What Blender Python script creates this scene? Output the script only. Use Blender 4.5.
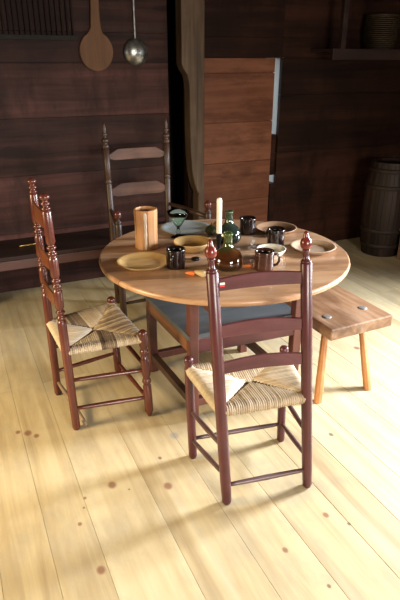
import bpy, bmesh, math, random
from mathutils import Vector, Matrix

random.seed(7)
for o in list(bpy.data.objects):
    bpy.data.objects.remove(o)
S = bpy.context.scene
COL = S.collection
V = Vector
PI = math.pi

# ------------------------------------------------------------------ camera
cam_d = bpy.data.cameras.new('camera')
cam = bpy.data.objects.new('camera', cam_d)
COL.objects.link(cam)
cam_d.sensor_fit = 'VERTICAL'
cam_d.sensor_height = 36.0
cam_d.lens = 36.0 * 540 / 600
cam_d.clip_start = 0.05
cam.location = (0, 0, 1.5)
cam.rotation_euler = (math.radians(90 - 23.785), 0, math.radians(-24.6))
S.camera = cam

# ------------------------------------------------------------------ world, lights, exposure
w = bpy.data.worlds.new('world')
S.world = w
w.use_nodes = True
bg = w.node_tree.nodes['Background']
bg.inputs[0].default_value = (0.80, 0.90, 1.0, 1)
bg.inputs[1].default_value = 1.6


def area(name, loc, target, sx, sy, power, col, spread=180):
    d = bpy.data.lights.new(name, 'AREA')
    d.shape = 'RECTANGLE'
    d.size, d.size_y = sx, sy
    d.energy = power
    d.color = col
    d.spread = math.radians(spread)
    o = bpy.data.objects.new(name, d)
    COL.objects.link(o)
    o.location = loc
    dr = V(target) - V(loc)
    o.rotation_euler = dr.to_track_quat('-Z', 'Y').to_euler()
    return o


# daylight falling in through the three windows, each sitting in its opening, plus an added right-front fill
area('daylight_right', (4.02, 1.50, 1.32), (1.8, 1.40, 0.0), 0.60, 0.70, 115, (0.88, 0.94, 1.0), 96)
area('added_fill_right_front', (4.02, -0.35, 1.32), (1.7, 0.4, 0.0), 0.7, 0.75, 35, (0.93, 0.96, 1.0), 110)  # added fill lamp, brightens the foreground floor
area('daylight_behind', (0.9, -2.32, 1.40), (0.85, 1.5, 0.0), 1.3, 0.9, 40, (1.0, 0.93, 0.83), 85)
area('daylight_left', (-2.12, 2.05, 1.30), (-0.6, 1.9, 0.0), 0.8, 0.85, 52, (1.0, 0.79, 0.45), 104)

vs = S.view_settings
S.display_settings.display_device = 'sRGB'
vs.view_transform = 'Standard'
vs.look = 'None'
vs.gamma = 1.0
vs.use_curve_mapping = False
vs.exposure = 0.45

# ------------------------------------------------------------------ materials


def new_mat(name):
    m = bpy.data.materials.new(name)
    m.use_nodes = True
    nt = m.node_tree
    return m, nt, nt.nodes['Principled BSDF']


def ramp(nt, stops):
    r = nt.nodes.new('ShaderNodeValToRGB')
    els = r.color_ramp.elements
    while len(els) < len(stops):
        els.new(0.5)
    for e, (p, c) in zip(els, stops):
        e.position = p
        e.color = (*c, 1)
    return r


def math_node(nt, op, a, b=None, clamp=False):
    n = nt.nodes.new('ShaderNodeMath')
    n.operation = op
    n.use_clamp = clamp
    for i, v in enumerate((a, b)):
        if v is None:
            continue
        if isinstance(v, (int, float)):
            n.inputs[i].default_value = v
        else:
            nt.links.new(v, n.inputs[i])
    return n.outputs[0]


def mix_col(nt, fac, a, b, mode='MIX'):
    n = nt.nodes.new('ShaderNodeMix')
    n.data_type = 'RGBA'
    n.blend_type = mode
    for sock, v in ((n.inputs[0], fac), (n.inputs[6], a), (n.inputs[7], b)):
        if isinstance(v, (int, float)):
            sock.default_value = v
        elif isinstance(v, tuple):
            sock.default_value = (*v, 1)
        else:
            nt.links.new(v, sock)
    return n.outputs[2]


def wood(name, dark, mid, light, axis='X', rough=0.5, grain=26.0, blotch=2.2, tone=0.0,
         bump=0.15, worn=None, worn_amt=0.45, spec=0.5, knots=None, stain=None, stain_scale=(1, 1, 0.35, 5.0), stain_col=None):
    m, nt, p = new_mat(name)
    tc = nt.nodes.new('ShaderNodeTexCoord')
    mp = nt.nodes.new('ShaderNodeMapping')
    sc = {'X': (0.06, 1, 1), 'Y': (1, 0.06, 1), 'Z': (1, 1, 0.06)}[axis]
    mp.inputs['Scale'].default_value = sc
    nt.links.new(tc.outputs['Object'], mp.inputs[0])
    src = mp.outputs[0]
    if tone:
        at = nt.nodes.new('ShaderNodeAttribute')
        at.attribute_name = 'tone'
        addv = nt.nodes.new('ShaderNodeVectorMath')
        addv.operation = 'ADD'
        mul = nt.nodes.new('ShaderNodeVectorMath')
        mul.operation = 'SCALE'
        comb = nt.nodes.new('ShaderNodeCombineXYZ')
        for i in range(3):
            nt.links.new(at.outputs['Fac'], comb.inputs[i])
        mul.inputs['Scale'].default_value = 7.3
        nt.links.new(comb.outputs[0], mul.inputs[0])
        nt.links.new(mp.outputs[0], addv.inputs[0])
        nt.links.new(mul.outputs[0], addv.inputs[1])
        src = addv.outputs[0]
    n1 = nt.nodes.new('ShaderNodeTexNoise')
    n1.inputs['Scale'].default_value = grain
    n1.inputs['Detail'].default_value = 7
    n1.inputs['Roughness'].default_value = 0.62
    n1.inputs['Distortion'].default_value = 0.6
    nt.links.new(src, n1.inputs['Vector'])
    n2 = nt.nodes.new('ShaderNodeTexNoise')
    n2.inputs['Scale'].default_value = blotch
    n2.inputs['Detail'].default_value = 4
    nt.links.new(tc.outputs['Object'], n2.inputs['Vector'])
    f = math_node(nt, 'ADD', math_node(nt, 'MULTIPLY', n1.outputs[0], 0.65),
                  math_node(nt, 'MULTIPLY', n2.outputs[0], 0.35))
    if tone:
        f = math_node(nt, 'ADD', f, math_node(nt, 'MULTIPLY', at.outputs['Fac'], tone))
    r = ramp(nt, [(0.30, dark), (0.50, mid), (0.70, light)])
    nt.links.new(f, r.inputs[0])
    colr = r.outputs[0]
    if worn:
        n3 = nt.nodes.new('ShaderNodeTexNoise')
        n3.inputs['Scale'].default_value = 9
        n3.inputs['Detail'].default_value = 6
        n3.inputs['Roughness'].default_value = 0.7
        nt.links.new(mp.outputs[0] if axis != 'Z' else tc.outputs['Object'], n3.inputs['Vector'])
        wr = ramp(nt, [(0.56, (0, 0, 0)), (0.72, (worn_amt,) * 3)])
        nt.links.new(n3.outputs[0], wr.inputs[0])
        colr = mix_col(nt, wr.outputs[0], colr, worn)
    if stain:
        mp2 = nt.nodes.new('ShaderNodeMapping')
        mp2.inputs['Scale'].default_value = stain_scale[:3]
        mp2.inputs['Location'].default_value = (3.1, 1.7, 0.9)
        nt.links.new(tc.outputs['Object'], mp2.inputs[0])
        n4 = nt.nodes.new('ShaderNodeTexNoise')
        n4.inputs['Scale'].default_value = stain_scale[3]
        n4.inputs['Detail'].default_value = 8
        n4.inputs['Roughness'].default_value = 0.68
        nt.links.new(mp2.outputs[0], n4.inputs['Vector'])
        sr = ramp(nt, [(0.48, (0, 0, 0)), (0.66, (stain,) * 3)])
        nt.links.new(n4.outputs[0], sr.inputs[0])
        colr = mix_col(nt, sr.outputs[0], colr, stain_col or dark)
    if knots:
        pos = tc.outputs['Object']
        for (kx, ky, kr, kc) in knots:
            sub = nt.nodes.new('ShaderNodeVectorMath')
            sub.operation = 'SUBTRACT'
            nt.links.new(pos, sub.inputs[0])
            sub.inputs[1].default_value = (kx, ky, 0)
            scl = nt.nodes.new('ShaderNodeVectorMath')
            scl.operation = 'MULTIPLY'
            nt.links.new(sub.outputs[0], scl.inputs[0])
            scl.inputs[1].default_value = (1, 0.8, 0)
            ln = nt.nodes.new('ShaderNodeVectorMath')
            ln.operation = 'LENGTH'
            nt.links.new(scl.outputs[0], ln.inputs[0])
            kf = math_node(nt, 'SUBTRACT', 1.0, math_node(nt, 'DIVIDE', ln.outputs[1 if len(ln.outputs) > 1 else 0], kr * 0.68))
            kf = math_node(nt, 'MULTIPLY', math_node(nt, 'MULTIPLY', kf, 2.0, True), 0.8)
            colr = mix_col(nt, kf, colr, kc)
    nt.links.new(colr, p.inputs['Base Color'])
    p.inputs['Roughness'].default_value = rough
    p.inputs['Specular IOR Level'].default_value = spec
    if bump:
        b = nt.nodes.new('ShaderNodeBump')
        b.inputs['Strength'].default_value = bump
        b.inputs['Distance'].default_value = 0.004
        nt.links.new(n1.outputs[0], b.inputs['Height'])
        nt.links.new(b.outputs[0], p.inputs['Normal'])
    return m


def plain(name, c1, c2=None, rough=0.5, metal=0.0, scale=14, trans=0.0, coat=0.0, bump=0.0, ior=1.45, spec=0.5):
    m, nt, p = new_mat(name)
    tc = nt.nodes.new('ShaderNodeTexCoord')
    n = nt.nodes.new('ShaderNodeTexNoise')
    n.inputs['Scale'].default_value = scale
    n.inputs['Detail'].default_value = 5
    nt.links.new(tc.outputs['Object'], n.inputs['Vector'])
    r = ramp(nt, [(0.35, c1), (0.65, c2 or c1)])
    nt.links.new(n.outputs[0], r.inputs[0])
    nt.links.new(r.outputs[0], p.inputs['Base Color'])
    p.inputs['Roughness'].default_value = rough
    p.inputs['Metallic'].default_value = metal
    p.inputs['Transmission Weight'].default_value = trans
    p.inputs['Coat Weight'].default_value = coat
    p.inputs['IOR'].default_value = ior
    p.inputs['Specular IOR Level'].default_value = spec
    if bump:
        b = nt.nodes.new('ShaderNodeBump')
        b.inputs['Strength'].default_value = bump
        b.inputs['Distance'].default_value = 0.003
        nt.links.new(n.outputs[0], b.inputs['Height'])
        nt.links.new(b.outputs[0], p.inputs['Normal'])
    return m


def glaze(name, stops, zmax, rough=0.08, trans=0.0, coat=1.0):
    """colour changes up the height of the pot, broken by noise: poured glaze"""
    m, nt, p = new_mat(name)
    tc = nt.nodes.new('ShaderNodeTexCoord')
    sx = nt.nodes.new('ShaderNodeSeparateXYZ')
    nt.links.new(tc.outputs['Object'], sx.inputs[0])
    n = nt.nodes.new('ShaderNodeTexNoise')
    n.inputs['Scale'].default_value = 22
    nt.links.new(tc.outputs['Object'], n.inputs['Vector'])
    f = math_node(nt, 'ADD', math_node(nt, 'DIVIDE', sx.outputs[2], zmax),
                  math_node(nt, 'MULTIPLY', math_node(nt, 'SUBTRACT', n.outputs[0], 0.5), 0.45))
    r = ramp(nt, stops)
    nt.links.new(f, r.inputs[0])
    nt.links.new(r.outputs[0], p.inputs['Base Color'])
    p.inputs['Roughness'].default_value = rough
    p.inputs['Transmission Weight'].default_value = trans
    p.inputs['Coat Weight'].default_value = coat
    p.inputs['Coat Roughness'].default_value = 0.04
    return m


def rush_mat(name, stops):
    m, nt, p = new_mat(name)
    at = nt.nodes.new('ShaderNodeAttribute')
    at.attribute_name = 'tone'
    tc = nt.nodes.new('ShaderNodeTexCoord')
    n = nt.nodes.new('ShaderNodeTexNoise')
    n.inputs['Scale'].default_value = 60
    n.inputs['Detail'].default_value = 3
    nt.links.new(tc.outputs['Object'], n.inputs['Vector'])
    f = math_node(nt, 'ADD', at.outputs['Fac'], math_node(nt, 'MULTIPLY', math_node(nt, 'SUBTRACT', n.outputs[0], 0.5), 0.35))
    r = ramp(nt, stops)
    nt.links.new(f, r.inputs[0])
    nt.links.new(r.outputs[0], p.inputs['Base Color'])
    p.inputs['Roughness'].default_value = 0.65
    b = nt.nodes.new('ShaderNodeBump')
    b.inputs['Strength'].default_value = 0.3
    b.inputs['Distance'].default_value = 0.002
    nt.links.new(n.outputs[0], b.inputs['Height'])
    nt.links.new(b.outputs[0], p.inputs['Normal'])
    return m


KC = (0.16, 0.065, 0.035)
KD = (0.10, 0.05, 0.03)
KNOTS = [(0.367, 1.62, 0.030, KC), (0.562, 1.525, 0.030, KC), (0.255, 1.596, 0.012, KC), (0.209, 1.48, 0.014, KC),
         (0.227, 1.263, 0.026, KC), (1.028, 1.151, 0.020, KC), (0.81, 1.082, 0.018, KC), (0.86, 0.909, 0.012, KD),
         (1.077, 1.083, 0.012, KD), (0.119, 2.086, 0.030, KC), (0.15, 2.05, 0.022, KC), (0.08, 2.11, 0.02, KC),
         (0.591, 1.689, 0.014, KD), (1.33, 1.52, 0.018, KD), (-0.15, 2.5, 0.03, KC), (1.95, 2.1, 0.03, KC),
         (0.70, 1.80, 0.035, (0.25, 0.22, 0.2)), (0.24, 1.55, 0.008, KD), (0.42, 1.57, 0.007, KD)]

M = {}
M['floor'] = wood('pine_floor_boards', (0.27, 0.195, 0.105), (0.41, 0.325, 0.190), (0.48, 0.40, 0.255), 'Y', 0.45, 20, 1.6,
                  0.08, 0.10, worn=(0.30, 0.275, 0.235), worn_amt=0.55, spec=0.4, knots=KNOTS, stain=0.45, stain_scale=(1, 0.5, 1, 7.0), stain_col=(0.25, 0.21, 0.15))
M['gap'] = plain('dark_floor_gap', (0.045, 0.035, 0.025), rough=0.9)
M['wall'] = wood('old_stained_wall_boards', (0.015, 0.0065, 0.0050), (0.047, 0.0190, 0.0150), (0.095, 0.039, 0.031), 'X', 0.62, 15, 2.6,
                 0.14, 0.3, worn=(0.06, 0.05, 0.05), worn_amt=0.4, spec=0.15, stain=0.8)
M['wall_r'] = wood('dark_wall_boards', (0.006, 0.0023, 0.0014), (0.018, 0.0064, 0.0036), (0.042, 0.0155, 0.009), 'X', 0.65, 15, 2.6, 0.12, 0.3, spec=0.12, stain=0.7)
M['door'] = wood('red_brown_door_boards', (0.048, 0.015, 0.007), (0.120, 0.040, 0.019), (0.205, 0.080, 0.042), 'X', 0.55, 12, 3.2, 0.14, 0.25, spec=0.2, stain=0.6, stain_scale=(0.5, 1, 1.4, 5.0))
M['sidewall'] = wood('side_wall_boards', (0.03, 0.02, 0.014), (0.06, 0.04, 0.028), (0.10, 0.065, 0.045), 'Y', 0.7, 15, 2.0, 0.1, 0.2)
M['post'] = wood('weathered_timber', (0.028, 0.016, 0.008), (0.078, 0.047, 0.025), (0.15, 0.098, 0.062), 'Z', 0.6, 22, 4, 0, 0.4, spec=0.3)
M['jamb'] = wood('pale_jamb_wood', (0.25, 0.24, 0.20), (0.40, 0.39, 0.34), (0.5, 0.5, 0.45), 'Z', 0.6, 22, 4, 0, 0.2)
M['black'] = plain('near_black_wood', (0.006, 0.005, 0.004), (0.012, 0.009, 0.007), rough=0.8)  # near-black colour for the nook lining and rack rails
M['red'] = wood('dark_red_paint', (0.036, 0.008, 0.009), (0.068, 0.015, 0.0165), (0.105, 0.026, 0.028), 'Z', 0.33, 24, 8, 0, 0.12,
                worn=(0.06, 0.035, 0.03), worn_amt=0.5)
M['redx'] = wood('dark_red_paint_slat', (0.042, 0.010, 0.012), (0.080, 0.0195, 0.0225), (0.118, 0.035, 0.039), 'X', 0.33, 24, 8, 0, 0.12,
                 worn=(0.06, 0.035, 0.03), worn_amt=0.5)
M['ball'] = wood('worn_red_ball', (0.07, 0.011, 0.008), (0.14, 0.019, 0.012), (0.20, 0.036, 0.020), 'Z', 0.26, 24, 8, 0, 0.05)
M['brown'] = wood('red_brown_chair', (0.040, 0.011, 0.008), (0.085, 0.020, 0.013), (0.13, 0.036, 0.020), 'Z', 0.26, 24, 9, 0, 0.12,
                  worn=(0.05, 0.022, 0.015), worn_amt=0.6)
M['brownx'] = wood('red_brown_slat', (0.07, 0.020, 0.009), (0.125, 0.038, 0.015), (0.18, 0.062, 0.023), 'Y', 0.32, 24, 9, 0, 0.1)
M['stick'] = wood('bare_stick', (0.10, 0.06, 0.035), (0.17, 0.11, 0.065), (0.24, 0.16, 0.1), 'Y', 0.6, 24, 9, 0, 0.15)
M['darkrail'] = wood('grey_brown_rung', (0.035, 0.018, 0.018), (0.075, 0.038, 0.038), (0.13, 0.075, 0.075), 'X', 0.38, 24, 9, 0, 0.1)
M['arm'] = wood('dark_brown_armchair', (0.016, 0.007, 0.004), (0.036, 0.015, 0.008), (0.064, 0.028, 0.014), 'Z', 0.45, 24, 7, 0, 0.15)
M['armslat'] = wood('armchair_slat_brown', (0.022, 0.009, 0.006), (0.065, 0.026, 0.014), (0.13, 0.058, 0.034), 'X', 0.4, 12, 9, 0, 0.15)
M['top'] = wood('tabletop_wood', (0.19, 0.082, 0.038), (0.44, 0.245, 0.130), (0.57, 0.38, 0.245), 'X', 0.34, 15, 3.0, 0.10, 0.12,
                worn=(0.50, 0.39, 0.31), worn_amt=0.6, stain=0.5, stain_scale=(0.4, 1, 1, 9.0))
M['seam'] = plain('dark_tabletop_seam', (0.05, 0.022, 0.012), rough=0.8)
M['frame'] = wood('table_frame_red_brown', (0.050, 0.014, 0.010), (0.095, 0.027, 0.019), (0.15, 0.05, 0.033), 'Z', 0.42, 20, 7, 0, 0.15)
M['framey'] = wood('table_rail_brown', (0.060, 0.020, 0.010), (0.13, 0.050, 0.022), (0.20, 0.085, 0.04), 'Y', 0.42, 20, 7, 0, 0.15)
M['slate'] = wood('blue_grey_painted_seat', (0.040, 0.047, 0.055), (0.062, 0.072, 0.082), (0.09, 0.10, 0.11), 'X', 0.4, 16, 4, 0.05, 0.1)
M['bench'] = wood('bench_plank_wood', (0.09, 0.040, 0.018), (0.22, 0.115, 0.058), (0.38, 0.24, 0.15), 'Y', 0.42, 14, 4, 0, 0.2,
                  worn=(0.32, 0.24, 0.18), worn_amt=0.6, stain=0.8, stain_scale=(1, 0.3, 1, 9.0))
M['benchleg'] = wood('orange_bench_leg', (0.26, 0.095, 0.025), (0.42, 0.18, 0.055), (0.52, 0.27, 0.10), 'Z', 0.45, 18, 5, 0, 0.12)
M['tenon'] = wood('grey_end_grain', (0.05, 0.045, 0.04), (0.12, 0.105, 0.095), (0.22, 0.2, 0.18), 'Z', 0.5, 30, 9, 0, 0.2)
M['rush'] = rush_mat('straw_rush', [(0.0, (0.05, 0.028, 0.016)), (0.3, (0.16, 0.105, 0.06)), (0.6, (0.36, 0.27, 0.165)), (1.0, (0.54, 0.44, 0.32))])
M['trencher'] = wood('pale_yellow_trencher', (0.28, 0.15, 0.055), (0.46, 0.28, 0.105), (0.58, 0.39, 0.17), 'X', 0.4, 14, 9, 0, 0.08)
M['trencher_b'] = wood('brown_trencher', (0.13, 0.07, 0.035), (0.26, 0.15, 0.085), (0.38, 0.24, 0.15), 'X', 0.45, 14, 5, 0, 0.08)
M['trencher_p'] = wood('pinkish_trencher', (0.30, 0.18, 0.11), (0.44, 0.30, 0.20), (0.54, 0.40, 0.3), 'X', 0.4, 14, 5, 0, 0.08)
M['pewter'] = plain('pewter', (0.34, 0.37, 0.37), (0.46, 0.49, 0.48), 0.34, 0.35, 8)
M['tin'] = plain('tarnished_tin', (0.20, 0.20, 0.18), (0.46, 0.46, 0.42), 0.32, 0.9, 26)
M['tinhole'] = plain('dark_hole', (0.01, 0.01, 0.01), rough=0.9)
M['mug'] = plain('black_brown_glaze', (0.007, 0.004, 0.004), (0.016, 0.007, 0.006), 0.16, 0, 18, coat=0.4)
M['mug_b'] = plain('red_brown_glaze', (0.030, 0.010, 0.007), (0.060, 0.020, 0.012), 0.2, 0, 18, coat=0.35)
M['white'] = plain('cream_glaze', (0.58, 0.54, 0.44), (0.68, 0.64, 0.54), 0.2, coat=0.5)
M['wax'] = plain('ivory_wax', (0.82, 0.76, 0.60), (0.88, 0.83, 0.68), 0.5)
M['wick'] = plain('wick', (0.05, 0.04, 0.03), rough=0.9)
M['iron'] = plain('black_iron', (0.012, 0.012, 0.014), (0.03, 0.028, 0.03), 0.35, 0.6)
M['glass'] = plain('green_goblet_glass', (0.80, 0.95, 0.84), (0.76, 0.93, 0.82), 0.03, trans=1.0, ior=1.45)
M['bottle_a'] = glaze('amber_green_bottle', [(0.0, (0.015, 0.012, 0.004)), (0.26, (0.07, 0.020, 0.005)), (0.5, (0.09, 0.028, 0.008)),
                                            (0.62, (0.05, 0.06, 0.018)), (1.0, (0.11, 0.16, 0.045))], 0.155, 0.06, 0.35)
M['bottle_b'] = glaze('sea_green_bottle', [(0.0, (0.010, 0.016, 0.012)), (0.5, (0.022, 0.036, 0.029)), (1.0, (0.08, 0.115, 0.06))], 0.155, 0.06, 0.35)
M['carrot'] = plain('carrot_orange', (0.60, 0.13, 0.02), (0.70, 0.20, 0.03), 0.5)
M['leaf'] = plain('dull_green', (0.06, 0.065, 0.022), (0.10, 0.10, 0.04), 0.45)
M['onion'] = plain('onion_skin', (0.20, 0.10, 0.03), (0.33, 0.19, 0.07), 0.35)
M['parsnip'] = plain('pale_root', (0.42, 0.29, 0.13), (0.52, 0.38, 0.2), 0.5)
M['tank'] = wood('amber_vessel_wood', (0.24, 0.10, 0.04), (0.42, 0.205, 0.085), (0.52, 0.30, 0.15), 'Z', 0.38, 14, 5, 0, 0.15)
M['pale_strip'] = wood('pale_vessel_strip', (0.36, 0.27, 0.2), (0.55, 0.45, 0.36), (0.66, 0.58, 0.5), 'Z', 0.5, 18, 6, 0, 0.2)
M['paddle'] = wood('paddle_wood', (0.075, 0.034, 0.016), (0.14, 0.068, 0.033), (0.19, 0.10, 0.052), 'Z', 0.6, 14, 4, 0, 0.12, spec=0.2)
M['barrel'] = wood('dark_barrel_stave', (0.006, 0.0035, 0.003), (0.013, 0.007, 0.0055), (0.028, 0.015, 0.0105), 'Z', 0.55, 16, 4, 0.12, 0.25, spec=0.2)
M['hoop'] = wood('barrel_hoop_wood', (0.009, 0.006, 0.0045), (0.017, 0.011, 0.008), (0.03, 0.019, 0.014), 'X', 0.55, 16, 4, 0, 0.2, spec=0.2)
M['basket'] = wood('dark_wicker', (0.014, 0.009, 0.005), (0.03, 0.02, 0.0105), (0.05, 0.034, 0.018), 'X', 0.6, 20, 6, 0, 0.2, spec=0.2)
M['crate'] = wood('box_wood', (0.06, 0.03, 0.018), (0.12, 0.062, 0.036), (0.19, 0.1, 0.06), 'X', 0.6, 16, 4, 0.1, 0.2)
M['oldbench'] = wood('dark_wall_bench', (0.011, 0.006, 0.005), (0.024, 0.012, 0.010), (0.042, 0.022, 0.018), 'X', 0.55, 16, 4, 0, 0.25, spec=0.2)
M['oldbenchf'] = wood('wall_bench_front', (0.030, 0.012, 0.010), (0.070, 0.026, 0.020), (0.12, 0.05, 0.038), 'X', 0.5, 16, 4, 0, 0.25)
M['rackwood'] = wood('dark_rack_wood', (0.008, 0.005, 0.004), (0.016, 0.009, 0.007), (0.026, 0.015, 0.012), 'Z', 0.7, 16, 4, 0, 0.2, spec=0.1)
M['brass'] = plain('yellow_brass', (0.45, 0.30, 0.08), (0.55, 0.38, 0.12), 0.35, 0.8)
M['tagw'] = plain('white_tag', (0.75, 0.72, 0.66), rough=0.6)
M['tagr'] = plain('red_tag', (0.55, 0.03, 0.03), rough=0.6)

# ------------------------------------------------------------------ mesh helpers


def frame_of(d):
    d = d.normalized()
    u = V((1, 0, 0)) if abs(d.x) < 0.8 else V((0, 1, 0))
    a = (u - d * u.dot(d)).normalized()
    return a, d.cross(a)


class MB:
    def __init__(self):
        self.bm = bmesh.new()
        self.tl = self.bm.faces.layers.float.new('tone')
        self.tone = 0.0
        self.mi = 0
        self.smooth = False

    def face(self, vs_):
        try:
            f = self.bm.faces.new(vs_)
        except ValueError:
            return None
        f[self.tl] = self.tone
        f.material_index = self.mi
        f.smooth = self.smooth
        return f

    def loft(self, rings, closed=True, caps=True):
        rv = [[self.bm.verts.new(p) for p in r] for r in rings]
        n = len(rv[0])
        for a, b in zip(rv, rv[1:]):
            for i in range(n if closed else n - 1):
                j = (i + 1) % n
                self.face([a[i], a[j], b[j], b[i]])
        if caps and closed:
            sm, self.smooth = self.smooth, False
            self.face(list(reversed(rv[0])))
            self.face(rv[-1])
            self.smooth = sm
        return rv

    def box(self, lo, hi, bev=0.0, mat=None):
        x0, y0, z0 = lo
        x1, y1, z1 = hi
        c = [(x0, y0, z0), (x1, y0, z0), (x1, y1, z0), (x0, y1, z0), (x0, y0, z1), (x1, y0, z1), (x1, y1, z1), (x0, y1, z1)]
        vs_ = [self.bm.verts.new(mat @ V(p) if mat else V(p)) for p in c]
        fs = [self.face([vs_[i] for i in q]) for q in ((3, 2, 1, 0), (4, 5, 6, 7), (0, 1, 5, 4), (1, 2, 6, 5), (2, 3, 7, 6), (3, 0, 4, 7))]
        if bev:
            es = list({e for f in fs for e in f.edges})
            r = bmesh.ops.bevel(self.bm, geom=es, offset=bev, segments=2, profile=0.6, affect='EDGES')
            for f in r['faces']:
                f[self.tl] = self.tone
                f.material_index = self.mi
        return self

    def beam(self, a, b, wx, wy, bev=0.003, up=None, tw=None):
        """rectangular bar between two points; tw = size factor at b"""
        a, b = V(a), V(b)
        d = b - a
        L = d.length
        d = d.normalized()
        u = V(up) if up else V((0, 1, 0))
        if abs(u.dot(d)) > 0.95:
            u = V((1, 0, 0))
        y = (u - d * u.dot(d)).normalized()
        x = y.cross(d)
        m = Matrix((x, y, d)).transposed().to_4x4()
        m.translation = a
        self.box((-wx / 2, -wy / 2, 0), (wx / 2, wy / 2, L), bev, m)
        return self

    def turned(self, a, b, prof, segs=14, smooth=True):
        """lathe about the line a->b; prof = [(dist along, radius)]"""
        a, b = V(a), V(b)
        d = (b - a).normalized()
        u, v = frame_of(d)
        sm, self.smooth = self.smooth, smooth
        rings = [[a + d * t + (u * math.cos(2 * PI * k / segs) + v * math.sin(2 * PI * k / segs)) * max(r, 1e-4) for k in range(segs)]
                 for t, r in prof]
        self.loft(rings)
        self.smooth = sm
        return self

    def lathe(self, prof, c=(0, 0, 0), segs=32, smooth=True):
        """closed or open profile of (radius, z) about vertical axis"""
        c = V(c)
        sm, self.smooth = self.smooth, smooth
        rings = [[c + V((max(r, 1e-4) * math.cos(2 * PI * k / segs), max(r, 1e-4) * math.sin(2 * PI * k / segs), z)) for k in range(segs)] for r, z in prof]
        self.loft(rings)
        self.smooth = sm
        return self

    def tube(self, pts, r, segs=8, radii=None):
        pts = [V(p) for p in pts]
        sm, self.smooth = self.smooth, True
        rings = []
        pu = None
        for i, p in enumerate(pts):
            d = (pts[min(i + 1, len(pts) - 1)] - pts[max(i - 1, 0)]).normalized()
            if pu is None:
                u, v = frame_of(d)
            else:
                u = (pu - d * pu.dot(d)).normalized()
                v = d.cross(u)
            pu = u
            rr = radii[i] if radii else r
            rings.append([p + (u * math.cos(2 * PI * k / segs) + v * math.sin(2 * PI * k / segs)) * rr for k in range(segs)])
        self.loft(rings)
        self.smooth = sm
        return self

    def prism(self, poly, y0, y1, mat=None):
        """polygon in x,z extruded along y"""
        T = (lambda p: mat @ V(p)) if mat else V
        a = [self.bm.verts.new(T((x, y0, z))) for x, z in poly]
        b = [self.bm.verts.new(T((x, y1, z))) for x, z in poly]
        n = len(poly)
        self.face(a)
        self.face(list(reversed(b)))
        for i in range(n):
            j = (i + 1) % n
            self.face([a[j], a[i], b[i], b[j]])
        return self

    def build(self, name, mats, parent=None, org=(0, 0, 0), bevel=0.0, auto=False):
        bmesh.ops.recalc_face_normals(self.bm, faces=self.bm.faces)
        if any(org):
            bmesh.ops.translate(self.bm, verts=self.bm.verts, vec=-V(org))
        me = bpy.data.meshes.new(name)
        self.bm.to_mesh(me)
        self.bm.free()
        for m_ in (mats if isinstance(mats, (list, tuple)) else [mats]):
            me.materials.append(m_)
        o = bpy.data.objects.new(name, me)
        COL.objects.link(o)
        if parent:
            o.parent = parent
        else:
            o.location = org
        if bevel:
            bv = o.modifiers.new('bevel', 'BEVEL')
            bv.width = bevel
            bv.segments = 2
            bv.limit_method = 'ANGLE'
            bv.angle_limit = math.radians(40)
        return o


def tag(o, label, cat, group=None):
    o['label'] = label
    o['category'] = cat
    if group:
        o['group'] = group
    return o


def thing(name, label, cat, loc=(0, 0, 0), rz=0.0, group=None):
    o = bpy.data.objects.new(name, None)
    o.empty_display_size = 0.1
    COL.objects.link(o)
    o.location = loc
    o.rotation_euler = (0, 0, rz)
    return tag(o, label, cat, group)


def struct(mb, name, mats, bevel=0.0):
    o = mb.build(name, mats, bevel=bevel)
    o['kind'] = 'structure'
    return o


def copy_thing(root, label, loc, rz):
    r = root.copy()
    COL.objects.link(r)
    r['label'] = label
    r.location = loc
    r.rotation_euler = (0, 0, rz)
    for ch in list(root.children):
        c = ch.copy()
        COL.objects.link(c)
        c.parent = r
    return r


# ------------------------------------------------------------------ room
X0, X1, Y0, Y1, ZC = -2.0, 3.9, -2.2, 3.8, 2.25
# floor boards along y
mb = MB()
xs = [-2.0, -1.80, -1.62, -1.40, -1.21, -1.02, -0.80, -0.62, -0.42, -0.24, -0.07, 0.095, 0.25, 0.49, 0.70, 0.888, 1.08, 1.25, 1.41,
      1.62, 1.81, 2.02, 2.20, 2.42, 2.60, 2.81, 3.0, 3.22, 3.40, 3.62, 3.9]
rnd = random.Random(3)
for a, b in zip(xs, xs[1:]):
    cuts = [Y0, Y0 + rnd.uniform(0.4, 1.9), 2.9 + rnd.uniform(-0.5, 0.5), Y1]
    for c, d in zip(cuts, cuts[1:]):
        mb.tone = rnd.uniform(-1, 1)
        g = rnd.choice((0.0004, 0.0005, 0.0007)) if a < 0.6 else rnd.choice((0.0006, 0.0009, 0.0013))
        mb.box((a + g, c + 0.0008, -0.025), (b - g, d - 0.0008, 0.0), 0.0006)
mb.mi = 1
mb.box((X0, Y0, -0.08), (X1, Y1 + 0.1, -0.018))
struct(mb, 'floor', [M['floor'], M['gap']])

# back wall: boards run along x; left section, opening (stair nook), door, slit, right section
mb = MB()
rnd = random.Random(11)


def boards(x0, x1, seams, y=Y1, th=0.10, off=0.003):
    for a, b in zip(seams, seams[1:]):
        mb.tone = rnd.uniform(-1, 1)
        dy = rnd.uniform(0, off)
        mb.box((x0, y + dy, a + 0.0008), (x1, y + th, b - 0.0008), 0.0015)


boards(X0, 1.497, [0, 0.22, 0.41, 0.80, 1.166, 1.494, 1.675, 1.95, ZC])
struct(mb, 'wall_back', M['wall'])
mb = MB()
boards(1.497, 1.64, [2.0, ZC])
boards(1.64, 1.70, [0, 0.42, 0.83, 1.26, 1.53, 1.83, ZC], off=0.0)
boards(1.70, 2.425, [1.5275, 1.665, 1.95, ZC])
boards(2.425, X1, [0, 0.355, 0.827, 1.266, 1.53, 1.668, 1.95, ZC], th=0.035)
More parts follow.
